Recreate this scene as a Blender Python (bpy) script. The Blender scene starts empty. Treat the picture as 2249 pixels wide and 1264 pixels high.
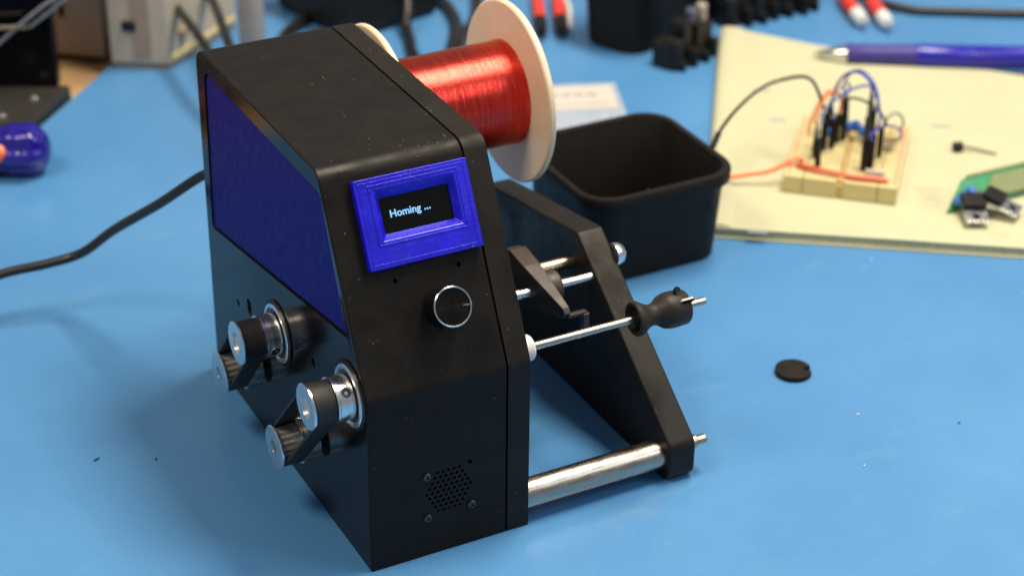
import bpy, bmesh, math, random
from mathutils import Vector, Matrix
random.seed(7)
S = 0.001                                  # all sizes below are millimetres
scene = bpy.context.scene
COL = scene.collection

# ------------------------------------------------------------------ camera
RIGHT = Vector((0.88673, -0.46220, 0.00876)); DOWN = Vector((-0.22371, -0.44563, -0.86681)); FWD = Vector((0.40455, 0.76667, -0.49855))
cam_data = bpy.data.cameras.new('camera')
cam = bpy.data.objects.new('camera', cam_data); COL.objects.link(cam)
m3 = Matrix((RIGHT, -DOWN, -FWD)).transposed()
cam.matrix_world = Matrix.Translation(Vector((-219.57, -516.03, 433.21)) * S) @ m3.to_4x4()
cam_data.sensor_width = 36.0; cam_data.lens = 72.57
cam_data.clip_start = 0.02; cam_data.clip_end = 50
cam_data.dof.use_dof = True; cam_data.dof.focus_distance = 0.700; cam_data.dof.aperture_fstop = 10.0
scene.camera = cam

# ------------------------------------------------------------------ world, lamps, exposure
world = bpy.data.worlds.new('World'); scene.world = world; world.use_nodes = True
bg = world.node_tree.nodes['Background']; bg.inputs[0].default_value = (0.90, 0.95, 1.0, 1); bg.inputs[1].default_value = 0.27
def area(name, loc, target, sx, sy, power, color):
    d = bpy.data.lights.new(name, 'AREA'); d.shape = 'RECTANGLE'; d.size = sx * S; d.size_y = sy * S
    d.energy = power; d.color = color
    o = bpy.data.objects.new(name, d); COL.objects.link(o)
    o.location = Vector(loc) * S
    o.rotation_euler = (Vector(target) - Vector(loc)).to_track_quat('-Z', 'Y').to_euler()
    return o
area('ceiling_lamp', (520, 90, 1300), (110, 60, 40), 660, 310, 26.0, (1.0, 0.88, 0.70))
area('ceiling_lamp', (-620, 20, 1150), (60, 100, 60), 460, 260, 8.5, (1.0, 0.85, 0.64))
area('window_light', (900, -650, 900), (180, 0, 0), 500, 500, 4.0, (0.86, 0.93, 1.0))
vs = scene.view_settings
vs.view_transform = 'Standard'; vs.look = 'None'; vs.exposure = 0.0; vs.gamma = 1.0; vs.use_curve_mapping = False

# ------------------------------------------------------------------ materials
def principled(name):
    m = bpy.data.materials.new(name); m.use_nodes = True
    return m, m.node_tree.nodes, m.node_tree.links, m.node_tree.nodes['Principled BSDF']
def coords(N, L, scale=(1, 1, 1)):
    tc = N.new('ShaderNodeTexCoord'); mp = N.new('ShaderNodeMapping'); mp.inputs['Scale'].default_value = scale
    L.new(tc.outputs['Object'], mp.inputs['Vector']); return mp.outputs['Vector']
def ramp(N, L, fac, stops):
    r = N.new('ShaderNodeValToRGB'); L.new(fac, r.inputs[0]); e = r.color_ramp.elements
    e[0].position, e[0].color = stops[0][0], (*stops[0][1], 1); e[1].position, e[1].color = stops[-1][0], (*stops[-1][1], 1)
    for p, c in stops[1:-1]:
        q = e.new(p); q.color = (*c, 1)
    return r.outputs[0]
def noise(N, L, vec, scale, detail=4, rough=0.6):
    n = N.new('ShaderNodeTexNoise'); n.inputs['Scale'].default_value = scale; n.inputs['Detail'].default_value = detail
    n.inputs['Roughness'].default_value = rough; L.new(vec, n.inputs['Vector']); return n.outputs['Fac']
def bump(N, L, B, h, strength, dist):
    b = N.new('ShaderNodeBump'); b.inputs['Strength'].default_value = strength; b.inputs['Distance'].default_value = dist
    L.new(h, b.inputs['Height'])
    L.new(b.outputs[0], B.inputs['Normal']); return b
def mixc(N, L, fac, a, b):
    x = N.new('ShaderNodeMix'); x.data_type = 'RGBA'
    if hasattr(fac, 'links'): L.new(fac, x.inputs[0])
    else: x.inputs[0].default_value = fac
    for s, v in ((x.inputs[6], a), (x.inputs[7], b)):
        if hasattr(v, 'links'): L.new(v, s)
        else: s.default_value = (*v, 1)
    return x.outputs[2]
def mulf(N, L, a, b):
    x = N.new('ShaderNodeMath'); x.operation = 'MULTIPLY'
    for s, v in ((x.inputs[0], a), (x.inputs[1], b)):
        if hasattr(v, 'links'): L.new(v, s)
        else: s.default_value = v
    return x.outputs[0]
def plain(name, col, rough=0.5, metal=0.0, var=0.12, nscale=400, bmp=0.15, coat=0.0, spec=0.5):
    m, N, L, B = principled(name); v = coords(N, L)
    n = noise(N, L, v, nscale)
    lo = tuple(c * (1 - var) for c in col); hi = tuple(min(1, c * (1 + var)) for c in col)
    L.new(ramp(N, L, n, [(0.3, lo), (0.7, hi)]), B.inputs['Base Color'])
    n2 = noise(N, L, v, nscale * 0.3, 3)
    L.new(ramp(N, L, n2, [(0.3, (rough * .85,) * 3), (0.7, (min(1, rough * 1.15),) * 3)]), B.inputs['Roughness'])
    B.inputs['Metallic'].default_value = metal; B.inputs['Coat Weight'].default_value = coat; B.inputs['Coat Roughness'].default_value = 0.15
    B.inputs['Specular IOR Level'].default_value = spec
    if bmp: bump(N, L, B, noise(N, L, v, nscale * 4), bmp, 0.0002)
    return m
def printed(name, col, rough, dust=True, line=(0, 0, 1), pitch=0.45, lines=0.25, spec=0.5):
    # 3D-printed plastic: filament lines, small blotches, dust specks and hair scratches
    m, N, L, B = principled(name); v = coords(N, L)
    n = noise(N, L, v, 120, 5)
    c = ramp(N, L, n, [(0.3, tuple(x * .8 for x in col)), (0.7, tuple(x * 1.25 for x in col))])
    if dust:
        vo = N.new('ShaderNodeTexVoronoi'); vo.inputs['Scale'].default_value = 330; vo.inputs['Randomness'].default_value = 1; L.new(v, vo.inputs['Vector'])
        near = ramp(N, L, vo.outputs['Distance'], [(0.05, (1, 1, 1)), (0.11, (0, 0, 0))])
        pick = ramp(N, L, noise(N, L, v, 45, 2), [(0.55, (0, 0, 0)), (0.68, (1, 1, 1))])
        c = mixc(N, L, mulf(N, L, mulf(N, L, near, pick), 0.38), c, (0.42, 0.38, 0.33))
        sv = coords(N, L, (700, 90, 300)); ss = noise(N, L, sv, 1.0, 2)
        c = mixc(N, L, mulf(N, L, ramp(N, L, ss, [(0.73, (0, 0, 0)), (0.78, (1, 1, 1))]), 0.28), c, (0.35, 0.32, 0.28))
    L.new(c, B.inputs['Base Color'])
    L.new(ramp(N, L, noise(N, L, v, 45, 6, .65), [(0.32, (rough * .62,) * 3), (0.68, (min(1, rough * 1.3),) * 3)]), B.inputs['Roughness'])
    B.inputs['Specular IOR Level'].default_value = spec
    w = N.new('ShaderNodeTexWave'); w.wave_type = 'BANDS'; w.bands_direction = 'DIAGONAL'
    w.inputs['Scale'].default_value = 1.0; w.inputs['Distortion'].default_value = 0.4
    mp = coords(N, L, tuple(l * 0.314 / (pitch * S) for l in line)); L.new(mp, w.inputs['Vector'])
    b1 = bump(N, L, B, w.outputs['Fac'], lines, 0.00006)
    b2 = N.new('ShaderNodeBump'); b2.inputs['Strength'].default_value = 0.25; b2.inputs['Distance'].default_value = 0.0001
    L.new(noise(N, L, v, 1500, 3), b2.inputs['Height']); L.new(b2.outputs[0], b1.inputs['Normal'])
    return m
def metal(name, col, rough, brushed=None, aniso=0.0):
    m, N, L, B = principled(name)
    v = coords(N, L, brushed or (1, 1, 1))
    n = noise(N, L, v, 300 if not brushed else 1.0, 4)
    L.new(ramp(N, L, n, [(0.3, tuple(c * .86 for c in col)), (0.7, col)]), B.inputs['Base Color'])
    L.new(ramp(N, L, n, [(0.3, (rough * .7,) * 3), (0.7, (rough * 1.3,) * 3)]), B.inputs['Roughness'])
    B.inputs['Metallic'].default_value = 1.0; B.inputs['Anisotropic'].default_value = aniso
    bump(N, L, B, n, 0.06, 0.00005)
    return m

M = {}
M['black'] = printed('black_print', (0.0095, 0.0078, 0.0064), 0.48, True, (0, 0, 1), 0.4, 0.05, 0.16)
M['black_smooth'] = printed('black_print_glass_side', (0.005, 0.005, 0.005), 0.12, False, (0, 0, 1), 0.5, 0.0, 0.15)
M['black2'] = printed('black_print_plate', (0.0125, 0.0100, 0.0074), 0.5, True, (0, 1, 0.4), 0.4, 0.06, 0.2)
M['chuck'] = printed('olive_black_print', (0.019, 0.0155, 0.0105), 0.55, False, (1, 0, 0), 0.5, 0.12, 0.3)
M['arm'] = printed('brown_black_print', (0.045, 0.030, 0.022), 0.5, False, (1, 0, 0), 0.5, 0.1)
M['blue'] = printed('blue_print', (0.010, 0.006, 0.55), 0.34, False, (0, 0, 1), 0.9, 0.22, 0.5)
m = M['blue']; N = m.node_tree.nodes; L = m.node_tree.links; B = N['Principled BSDF']; v = coords(N, L, (500, 500, 900))
src = B.inputs['Base Color'].links[0].from_socket
wr = mulf(N, L, ramp(N, L, noise(N, L, v, 1.0, 4, .7), [(0.58, (0, 0, 0)), (0.72, (1, 1, 1))]), ramp(N, L, noise(N, L, coords(N, L), 55, 3), [(0.45, (0, 0, 0)), (0.65, (1, 1, 1))]))
L.new(mixc(N, L, mulf(N, L, wr, 0.35), src, (0.35, 0.33, 0.75)), B.inputs['Base Color'])
M['bluepanel'] = plain('blue_panel', (0.006, 0.005, 0.155), 0.5, 0, .01, 900, .015, spec=0.08)
M['screen'] = plain('screen_glass', (0.002, 0.002, 0.0022), 0.2, 0, .05, 100, 0, spec=0.25)
M['hole'] = plain('dark_hole', (0.003, 0.003, 0.003), 0.9, spec=0.0, bmp=0)
M['steel'] = metal('polished_steel', (0.78, 0.77, 0.75), 0.2, (60, 900, 900))
M['steelrod'] = metal('scuffed_steel_rod', (0.50, 0.44, 0.38), 0.27, (140, 700, 700))
M['brass'] = metal('brownish_steel', (0.50, 0.40, 0.29), 0.3, (90, 500, 500))
M['alu'] = metal('aluminium', (0.86, 0.86, 0.86), 0.24, (900, 60, 60))
M['teeth'] = plain('pulley_teeth', (0.60, 0.58, 0.56), 0.32, 0.6, .06, 300, 0)
M['aluface'] = metal('aluminium_turned_face', (0.78, 0.79, 0.80), 0.28)
M['white_nylon'] = plain('white_nylon', (0.78, 0.76, 0.72), 0.4)
M['belt'] = plain('belt_rubber', (0.013, 0.0115, 0.010), 0.6, 0, .15, 900, .3)
M['rubber'] = plain('cable_rubber', (0.012, 0.012, 0.011), 0.38, 0, .15, 500, .1)
M['blackplastic'] = plain('bin_plastic', (0.015, 0.0125, 0.0105), 0.5, 0, .12, 300, .12, spec=0.12)
M['blackplastic2'] = plain('moulded_black_plastic', (0.010, 0.0098, 0.0095), 0.5, 0, .15, 300, .2, spec=0.28)
M['screwblack'] = metal('black_oxide_screw', (0.10, 0.10, 0.10), 0.3)
# cream nylon of the spool
m, N, L, B = principled('cream_nylon'); v = coords(N, L)
L.new(ramp(N, L, noise(N, L, v, 60, 4), [(0.3, (0.75, 0.60, 0.42)), (0.7, (0.80, 0.66, 0.48))]), B.inputs['Base Color'])
B.inputs['Roughness'].default_value = 0.42; B.inputs['Subsurface Weight'].default_value = 0.25
B.inputs['Subsurface Radius'].default_value = (0.004, 0.0025, 0.0015); B.inputs['Subsurface Scale'].default_value = 1.0
bump(N, L, B, noise(N, L, v, 900, 3), 0.08, 0.0001); M['cream'] = m
# red enamelled wire: many turns side by side
m, N, L, B = principled('red_enamel_wire'); v = coords(N, L, (3800, 60, 60)); n = noise(N, L, v, 1.0, 5, .65)
L.new(ramp(N, L, n, [(0.28, (0.50, 0.014, 0.016)), (0.52, (0.76, 0.040, 0.032)), (0.72, (0.96, 0.19, 0.075))]), B.inputs['Base Color'])
B.inputs['Metallic'].default_value = 0.95; B.inputs['Roughness'].default_value = 0.2
B.inputs['Specular Tint'].default_value = (1, .8, .55, 1); B.inputs['Coat Weight'].default_value = 0.25; B.inputs['Coat Roughness'].default_value = 0.28; B.inputs['Coat Tint'].default_value = (1, .9, .75, 1)
v2 = coords(N, L, (1500, 120, 120)); bump(N, L, B, noise(N, L, v2, 1.0, 4, .6), 0.8, 0.00042); M['wire'] = m
# blue bench mat: satin rubber, scuffs, lint
m, N, L, B = principled('blue_rubber_mat'); v = coords(N, L)
c = ramp(N, L, noise(N, L, v, 6, 6, .62), [(0.28, (0.056, 0.195, 0.43)), (0.5, (0.070, 0.228, 0.485)), (0.72, (0.088, 0.265, 0.53))])
gn = ramp(N, L, noise(N, L, v, 900, 3, .7), [(0.35, (0, 0, 0)), (0.68, (1, 1, 1))])
c = mixc(N, L, mulf(N, L, gn, 0.16), c, (0.13, 0.36, 0.70))
vo = N.new('ShaderNodeTexVoronoi'); vo.inputs['Scale'].default_value = 75; L.new(v, vo.inputs['Vector'])
near = ramp(N, L, vo.outputs['Distance'], [(0.03, (1, 1, 1)), (0.075, (0, 0, 0))])
pick = ramp(N, L, noise(N, L, v, 31, 2), [(0.58, (0, 0, 0)), (0.66, (1, 1, 1))])
c = mixc(N, L, mulf(N, L, mulf(N, L, near, pick), 0.5), c, (0.50, 0.56, 0.62))
vo2 = N.new('ShaderNodeTexVoronoi'); vo2.inputs['Scale'].default_value = 42; L.new(coords(N, L, (1.0, 1.3, 1)), vo2.inputs['Vector'])
near2 = ramp(N, L, vo2.outputs['Distance'], [(0.02, (1, 1, 1)), (0.05, (0, 0, 0))])
pick2 = ramp(N, L, noise(N, L, v, 23, 2), [(0.60, (0, 0, 0)), (0.66, (1, 1, 1))])
c = mixc(N, L, mulf(N, L, mulf(N, L, near2, pick2), 0.7), c, (0.02, 0.03, 0.05))
sm = ramp(N, L, noise(N, L, coords(N, L, (14, 30, 1)), 1.0, 5, .7), [(0.60, (0, 0, 0)), (0.80, (1, 1, 1))])
c = mixc(N, L, mulf(N, L, sm, 0.34), c, (0.20, 0.36, 0.46))
sc_ = ramp(N, L, noise(N, L, coords(N, L, (330, 22, 1)), 1.0, 3, .6), [(0.71, (0, 0, 0)), (0.75, (1, 1, 1))])
c = mixc(N, L, mulf(N, L, mulf(N, L, sc_, ramp(N, L, noise(N, L, v, 12, 2), [(0.5, (0, 0, 0)), (0.62, (1, 1, 1))])), 0.25), c, (0.25, 0.42, 0.62))
L.new(c, B.inputs['Base Color'])
L.new(ramp(N, L, noise(N, L, v, 40, 5), [(0.3, (0.27,) * 3), (0.7, (0.36,) * 3)]), B.inputs['Roughness'])
B.inputs['Specular IOR Level'].default_value = 0.6
bump(N, L, B, noise(N, L, v, 1400, 3, .6), 0.22, 0.0002); M['mat'] = m
# wood bench
m, N, L, B = principled('pale_wood'); v = coords(N, L, (8, 90, 8)); n = noise(N, L, v, 1.0, 6, .6)
L.new(ramp(N, L, n, [(0.3, (0.42, 0.25, 0.11)), (0.7, (0.58, 0.38, 0.19))]), B.inputs['Base Color']); B.inputs['Roughness'].default_value = 0.45; M['wood'] = m
M['paper'] = plain('cream_paper', (0.52, 0.512, 0.342), 0.7, 0, .03, 60, .05, spec=0.25)
M['paperedge'] = plain('paper_edges', (0.52, 0.52, 0.37), 0.75, 0, .12, 500, .3, spec=0.2)
M['ink'] = plain('grey_blue_ink', (0.25, 0.30, 0.36), 0.7, bmp=0)
M['paleink'] = plain('pale_pencil', (0.50, 0.52, 0.36), 0.7, bmp=0)
M['bb'] = plain('breadboard_abs', (0.62, 0.525, 0.26), 0.5, 0, .04, 200, .1)
M['bbgroove'] = plain('breadboard_groove', (0.52, 0.38, 0.14), 0.6)
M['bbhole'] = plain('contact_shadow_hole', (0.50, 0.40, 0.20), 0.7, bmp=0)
M['redline'] = plain('red_rail_print', (0.85, 0.30, 0.20), 0.5, bmp=0)
M['redwire'] = plain('red_wire_pvc', (0.75, 0.10, 0.05), 0.4)
M['orangewire'] = plain('orange_wire_pvc', (0.85, 0.22, 0.07), 0.4)
M['bluewire'] = plain('blue_wire_pvc', (0.05, 0.06, 0.42), 0.4)
M['greywire'] = plain('grey_wire_pvc', (0.20, 0.21, 0.25), 0.4)
M['bluebright'] = plain('light_blue_capacitor', (0.06, 0.20, 0.62), 0.3)
M['resistor'] = plain('resistor_body', (0.32, 0.24, 0.13), 0.45)
M['pcb'] = plain('green_solder_mask', (0.012, 0.26, 0.075), 0.3, 0, .15, 150, .1, .3)
M['pcbedge'] = plain('pcb_bare_edge', (0.22, 0.26, 0.11), 0.5)
M['penblue'] = plain('blue_pen_plastic', (0.016, 0.012, 0.36), 0.28)
M['pengrip'] = plain('violet_grip_rubber', (0.035, 0.025, 0.22), 0.55)
M['handle'] = plain('blue_handle_plastic', (0.012, 0.006, 0.22), 0.14, 0, .08, 150, .05, .5)
M['orange'] = plain('orange_handle_core', (0.85, 0.16, 0.05), 0.3)
M['beige'] = plain('beige_enclosure', (0.50, 0.43, 0.33), 0.55, 0, .05, 120, .15)
M['taupe'] = plain('taupe_enclosure', (0.33, 0.25, 0.19), 0.55, 0, .05, 120, .15)
M['card'] = plain('white_card', (0.56, 0.51, 0.47), 0.6, 0, .03, 80, .05)
M['cardprint'] = plain('grey_card_print', (0.28, 0.25, 0.22), 0.6, bmp=0)
M['plastic_clear'] = plain('clouded_sleeve', (0.36, 0.42, 0.52), 0.25)
M['red'] = plain('red_clip_plastic', (0.72, 0.05, 0.03), 0.3)
M['clipwhite'] = plain('white_plug_tip', (0.70, 0.72, 0.72), 0.35)
M['dark_grey'] = plain('dark_grey_base', (0.028, 0.026, 0.023), 0.45)
M['tube_grey'] = plain('cloudy_tube', (0.38, 0.33, 0.29), 0.3)
M['bluegrey'] = plain('blue_grey_plastic', (0.09, 0.10, 0.17), 0.4)
M['debris_black'] = plain('black_debris', (0.02, 0.02, 0.02), 0.6)
m, N, L, B = principled('screen_glyphs'); B.inputs['Base Color'].default_value = (0.1, 0.2, 0.3, 1)
B.inputs['Emission Color'].default_value = (0.26, 0.60, 1.0, 1); B.inputs['Emission Strength'].default_value = 1.0; M['glyph'] = m

# ------------------------------------------------------------------ mesh helpers
def basis(axis):
    a = Vector(axis).normalized(); t = Vector((0, 0, 1)) if abs(a.z) < .9 else Vector((0, 1, 0))
    u = t.cross(a).normalized(); return a, u, a.cross(u)
class MB:
    def __init__(s): s.v = []; s.f = []
    def add(s, v, f):
        o = len(s.v); s.v += [tuple(x) for x in v]; s.f += [tuple(i + o for i in q) for q in f]; return s
    def box(s, c, d, ang=0.0, rot=None):
        c = Vector(c); R = rot or Matrix.Rotation(ang, 3, 'Z'); h = Vector(d) / 2
        vs_ = [c + R @ Vector((x * h.x, y * h.y, z * h.z)) for z in (-1, 1) for x, y in ((-1, -1), (1, -1), (1, 1), (-1, 1))]
        return s.add(vs_, [(3, 2, 1, 0), (4, 5, 6, 7), (0, 1, 5, 4), (1, 2, 6, 5), (2, 3, 7, 6), (3, 0, 4, 7)])
    def prism(s, loop, fn, a, b):            # loop of 2D points, fn(p, q, h) -> 3D
        n = len(loop)
        vs_ = [fn(p, q, a) for p, q in loop] + [fn(p, q, b) for p, q in loop]
        return s.add(vs_, [tuple(range(n))[::-1], tuple(range(n, 2 * n))] + [(i, (i + 1) % n, n + (i + 1) % n, n + i) for i in range(n)])
    def lathe(s, prof, o, axis, seg=40, rfn=None, closed=False):      # prof: [(h, r)]
        a, u, w = basis(axis); o = Vector(o); vs_ = []; fs = []; k = len(prof)
        for i in range(seg):
            t = 2 * math.pi * i / seg
            for h, r in prof:
                rr = r * (rfn(h, t) if rfn else 1)
                vs_.append(o + a * h + (u * math.cos(t) + w * math.sin(t)) * rr)
        for i in range(seg):
            j = (i + 1) % seg
            for q in range(k if closed else k - 1):
                q2 = (q + 1) % k
                fs.append((i * k + q, j * k + q, j * k + q2, i * k + q2))
        if not closed:
            if prof[0][1] > 1e-6: fs.append(tuple(i * k for i in range(seg))[::-1])
            if prof[-1][1] > 1e-6: fs.append(tuple(i * k + k - 1 for i in range(seg)))
        return s.add(vs_, fs)
    def cyl(s, p, q, r, seg=32, r2=None, ch=0.0):
        p, q = Vector(p), Vector(q); d = (q - p).length; r2 = r if r2 is None else r2
        pr = [(0, r), (d, r2)] if not ch else [(0, r - ch), (ch, r), (d - ch, r2), (d, r2 - ch)]
        return s.lathe(pr, p, q - p, seg)
    def tube(s, pts, r, seg=10, cap=True):
        pts = [Vector(p) for p in pts]; n = len(pts); vs_ = []; fs = []; up = None
        for i, p in enumerate(pts):
            d = (pts[min(i + 1, n - 1)] - pts[max(i - 1, 0)]).normalized()
            if up is None: up = basis(d)[1]
            up = (up - d * up.dot(d)).normalized(); w = d.cross(up)
            rr = r[i] if isinstance(r, (list, tuple)) else r
            for k in range(seg):
                t = 2 * math.pi * k / seg; vs_.append(p + (up * math.cos(t) + w * math.sin(t)) * rr)
        for i in range(n - 1):
            for k in range(seg):
                j = (k + 1) % seg; fs.append((i * seg + k, i * seg + j, (i + 1) * seg + j, (i + 1) * seg + k))
        if cap: fs += [tuple(range(seg))[::-1], tuple((n - 1) * seg + k for k in range(seg))]
        return s.add(vs_, fs)
    def mesh(s, name, off=(0, 0, 0)):
        me = bpy.data.meshes.new(name); o = Vector(off)
        me.from_pydata([tuple((Vector(v) - o) * S) for v in s.v], [], s.f)
        bm = bmesh.new(); bm.from_mesh(me); bmesh.ops.remove_doubles(bm, verts=bm.verts, dist=1e-7)
        bmesh.ops.recalc_face_normals(bm, faces=bm.faces); bm.to_mesh(me); bm.free(); return me
def spline(pts, n=8):
    P = [Vector(p) for p in pts]; P = [P[0] * 2 - P[1]] + P + [P[-1] * 2 - P[-2]]; out = []
    for i in range(1, len(P) - 2):
        a, b, c, d = P[i - 1:i + 3]
        for k in range(n):
            t = k / n
            out.append(0.5 * ((2 * b) + (c - a) * t + (2 * a - 5 * b + 4 * c - d) * t * t + (3 * b - a - 3 * c + d) * t ** 3))
    out.append(P[-2]); return out
def round_poly(pts, rad, n=6):
    out = []; k = len(pts)
    for i, p in enumerate(pts):
        r = rad[i] if isinstance(rad, (list, tuple)) else rad
        p = Vector(p); a = (Vector(pts[i - 1]) - p).normalized(); b = (Vector(pts[(i + 1) % k]) - p).normalized()
        if r <= 0: out.append(tuple(p)); continue
        half = a.angle(b) / 2; d = r / math.tan(half); c = p + (a + b).normalized() * (r / math.sin(half))
        s0 = p + a * d - c; s1 = p + b * d - c
        a0 = math.atan2(s0.y, s0.x); a1 = math.atan2(s1.y, s1.x); da = (a1 - a0 + math.pi) % (2 * math.pi) - math.pi
        for j in range(n + 1):
            t = a0 + da * j / n; out.append((c.x + r * math.cos(t), c.y + r * math.sin(t)))
    return out
def finish(o, smooth=35, bevel=0.0, bseg=2):
    me = o.data
    if smooth:
        for p in me.polygons: p.use_smooth = True
        me.set_sharp_from_angle(angle=math.radians(smooth))
    if bevel:
        b = o.modifiers.new('bevel', 'BEVEL'); b.width = bevel * S; b.segments = bseg; b.limit_method = 'ANGLE'; b.angle_limit = math.radians(40); b.harden_normals = True
def obj(name, mb, mat, parent=None, smooth=35, bevel=0.0, bseg=2, label=None, cat=None, group=None, kind=None):
    me = mb.mesh(name) if isinstance(mb, MB) else mb
    o = bpy.data.objects.new(name, me); COL.objects.link(o)
    if not me.materials: me.materials.append(M[mat] if isinstance(mat, str) else mat)
    if parent:
        o.parent = parent; o.matrix_parent_inverse = Matrix.Identity(4)
        o.location = -root_loc(parent)
    finish(o, smooth, bevel, bseg)
    tag(o, label, cat, group, kind); return o
LOCS = {}
def root_loc(o):                                # world location of an unrotated parent
    v = Vector(o.location)
    return v + root_loc(o.parent) if o.parent else v
def tag(o, label=None, cat=None, group=None, kind=None):
    for k, v in (('label', label), ('category', cat), ('group', group), ('kind', kind)):
        if v: o[k] = v
def thing(name, loc, label, cat, group=None):
    o = bpy.data.objects.new(name, None); COL.objects.link(o); o.location = Vector(loc) * S; o.empty_display_size = .01
    tag(o, label, cat, group); return o
def lathe_x(prof, y, z, seg=40, **k):          # profile (x, r) round an axis parallel to X
    return MB().lathe(prof, (0, y, z), (1, 0, 0), seg, **k)

# ================================================================== SETTING
obj('bench_top', MB().box((100, 250, -14), (2600, 2400, 20)), 'wood', kind='structure', smooth=0, label='pale wooden bench top under the blue mat')
e = Vector((0.695, 0.719)); p0 = Vector((25.8, 419.1))
A_, B_ = p0 - e * 900, p0 + e * 700
mat_poly = [(-900, 339), (-900, -600), (900, -600), (1300, 900), tuple(B_), (-51.6, 339)]
obj('bench_mat', MB().prism(mat_poly, lambda p, q, h: (p, q, h), -3.5, 0.0), 'mat', kind='structure', smooth=0, bevel=0.6, label='blue rubber work mat covering the bench')

# ================================================================== COIL WINDER
W_, KN, TY, TZ, DB = 60.0, 67.9, 34.7, 136.0, 148.0
ROOT = thing('coil_winder', (30, 70, 0), 'black and blue coil winding machine with a small screen on the mat', 'coil winder')
yz = lambda p, q, h: (h, p, q)
def boolean(o, cutters):
    bm_c = MB()
    for c in cutters: bm_c.add(c.v, c.f)
    co = bpy.data.objects.new('cutter', bm_c.mesh('cutter')); COL.objects.link(co)
    md = o.modifiers.new('cut', 'BOOLEAN'); md.object = co; md.operation = 'DIFFERENCE'; md.solver = 'EXACT'; md.use_self = True
    keep = [x for x in o.modifiers if x is not md]
    dg = bpy.context.evaluated_depsgraph_get(); dg.update()
    me = bpy.data.meshes.new_from_object(o.evaluated_get(dg))
    o.modifiers.clear(); o.data = me; bpy.data.objects.remove(co)
    for p in me.polygons: p.use_smooth = True
    me.set_sharp_from_angle(angle=math.radians(32))
    w = o.modifiers.new('weighted', 'WEIGHTED_NORMAL'); w.keep_sharp = True; w.weight = 100
prof = round_poly([(0, 0), (0, KN), (TY, TZ), (DB, TZ), (DB, 0)], [0.6, 6, 6.5, 7, 0.6], 7)
n_t = Vector((0, -68.1, 34.7)).normalized(); u_t = Vector((0, 34.7, 68.1)).normalized()
def onface(x, s, off=0.0): return Vector((x, 0, KN)) + u_t * s + n_t * off
hb = obj('housing', MB().prism(prof, yz, 0.0, 51.2), 'black', ROOT, smooth=30, bevel=0.9, bseg=3)
panel = [(14.3, 85.0), (32.6, 129.2), (139.6, 129.6), (142.4, 64.4)]
cut = [MB().prism(round_poly(panel, [0.6, 5, 4, 2], 5), yz, -1, 1.6)]
# holes: left side
for y, z, r in ((106.7, 49.4, 2.2), (106.4, 47.0, 2.0), (45.2, 58.4, 1.8), (118.5, 44.0, 1.4)):
    cut.append(MB().cyl((-1, y, z), (5, y, z), r, 20))
# holes in the tilted front
for x, s in ((41.6, 37.0), (18.6, 36.6)):
    cut.append(MB().cyl(onface(x, s, 2), onface(x, s, -4), 0.85, 16))
cut.append(MB().cyl((37.3, -1, 34.0), (37.3, 5, 34.0), 0.9, 16))
for r in range(9):                              # perforated sounder grille, staggered rows in a disc
    for c in range(9):
        x = 29.3 + (c - 4) * 2.05 + (1.02 if r % 2 else 0); z = 25.3 + (r - 4) * 1.95
        if math.hypot(x - 29.3, z - 25.3) < 8.9 and math.hypot(x - 21.1, z - 32.9) > 2.4:
            cut.append(MB().cyl((x, -1, z), (x, 4, z), 0.62, 10))
# display opening
c0 = onface(31, 58, 0)
Rt = Matrix((Vector((1, 0, 0)), u_t, n_t)).transposed()
cut.append(MB().box(onface(31, 58, -2), (27, 14, 8), rot=Rt))
boolean(hb, cut)
hb.data.materials.append(M['black_smooth'])
for p in hb.data.polygons:
    if p.normal.x < -0.98 and p.center.x < 0.0005: p.material_index = 1
obj('side_cover', MB().prism(round_poly([(15.0, 85.9), (33.0, 128.5), (138.9, 128.9), (141.7, 65.2)], [0.6, 4.5, 3.5, 1.6], 5), yz, 0.5, 1.5), 'bluepanel', ROOT, bevel=0.2, label='flat dark blue cover let into the left side')
obj('end_plate', MB().prism(round_poly([(0, 0), (0, KN), (TY, TZ), (DB, TZ), (DB, 0)], [0.6, 6, 6.5, 7, 0.6], 7), yz, 51.75, 60.0), 'black2', ROOT, smooth=30)
ep = ROOT.children[-1]
wa = ep.data.attributes.new('bevel_weight_edge', 'FLOAT', 'EDGE')
for ed in ep.data.edges:
    xs = [ep.data.vertices[k].co.x / S for k in ed.vertices]
    wa.data[ed.index].value = 1.0 if min(xs) > 59.9 else (0.2 if max(xs) < 51.9 else 0.0)
bv = ep.modifiers.new('bevel', 'BEVEL'); bv.width = 2.2 * S; bv.segments = 4; bv.limit_method = 'WEIGHT'; bv.harden_normals = True
obj('seam_filler', MB().prism(round_poly([(1.0, 1.0), (1.0, KN), (TY + .7, TZ - 1), (DB - 1, TZ - 1), (DB - 1, 1.0)], [0.6, 6, 6, 6, 0.6], 5), yz, 51.0, 51.9), 'hole', ROOT, smooth=0)

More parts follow.
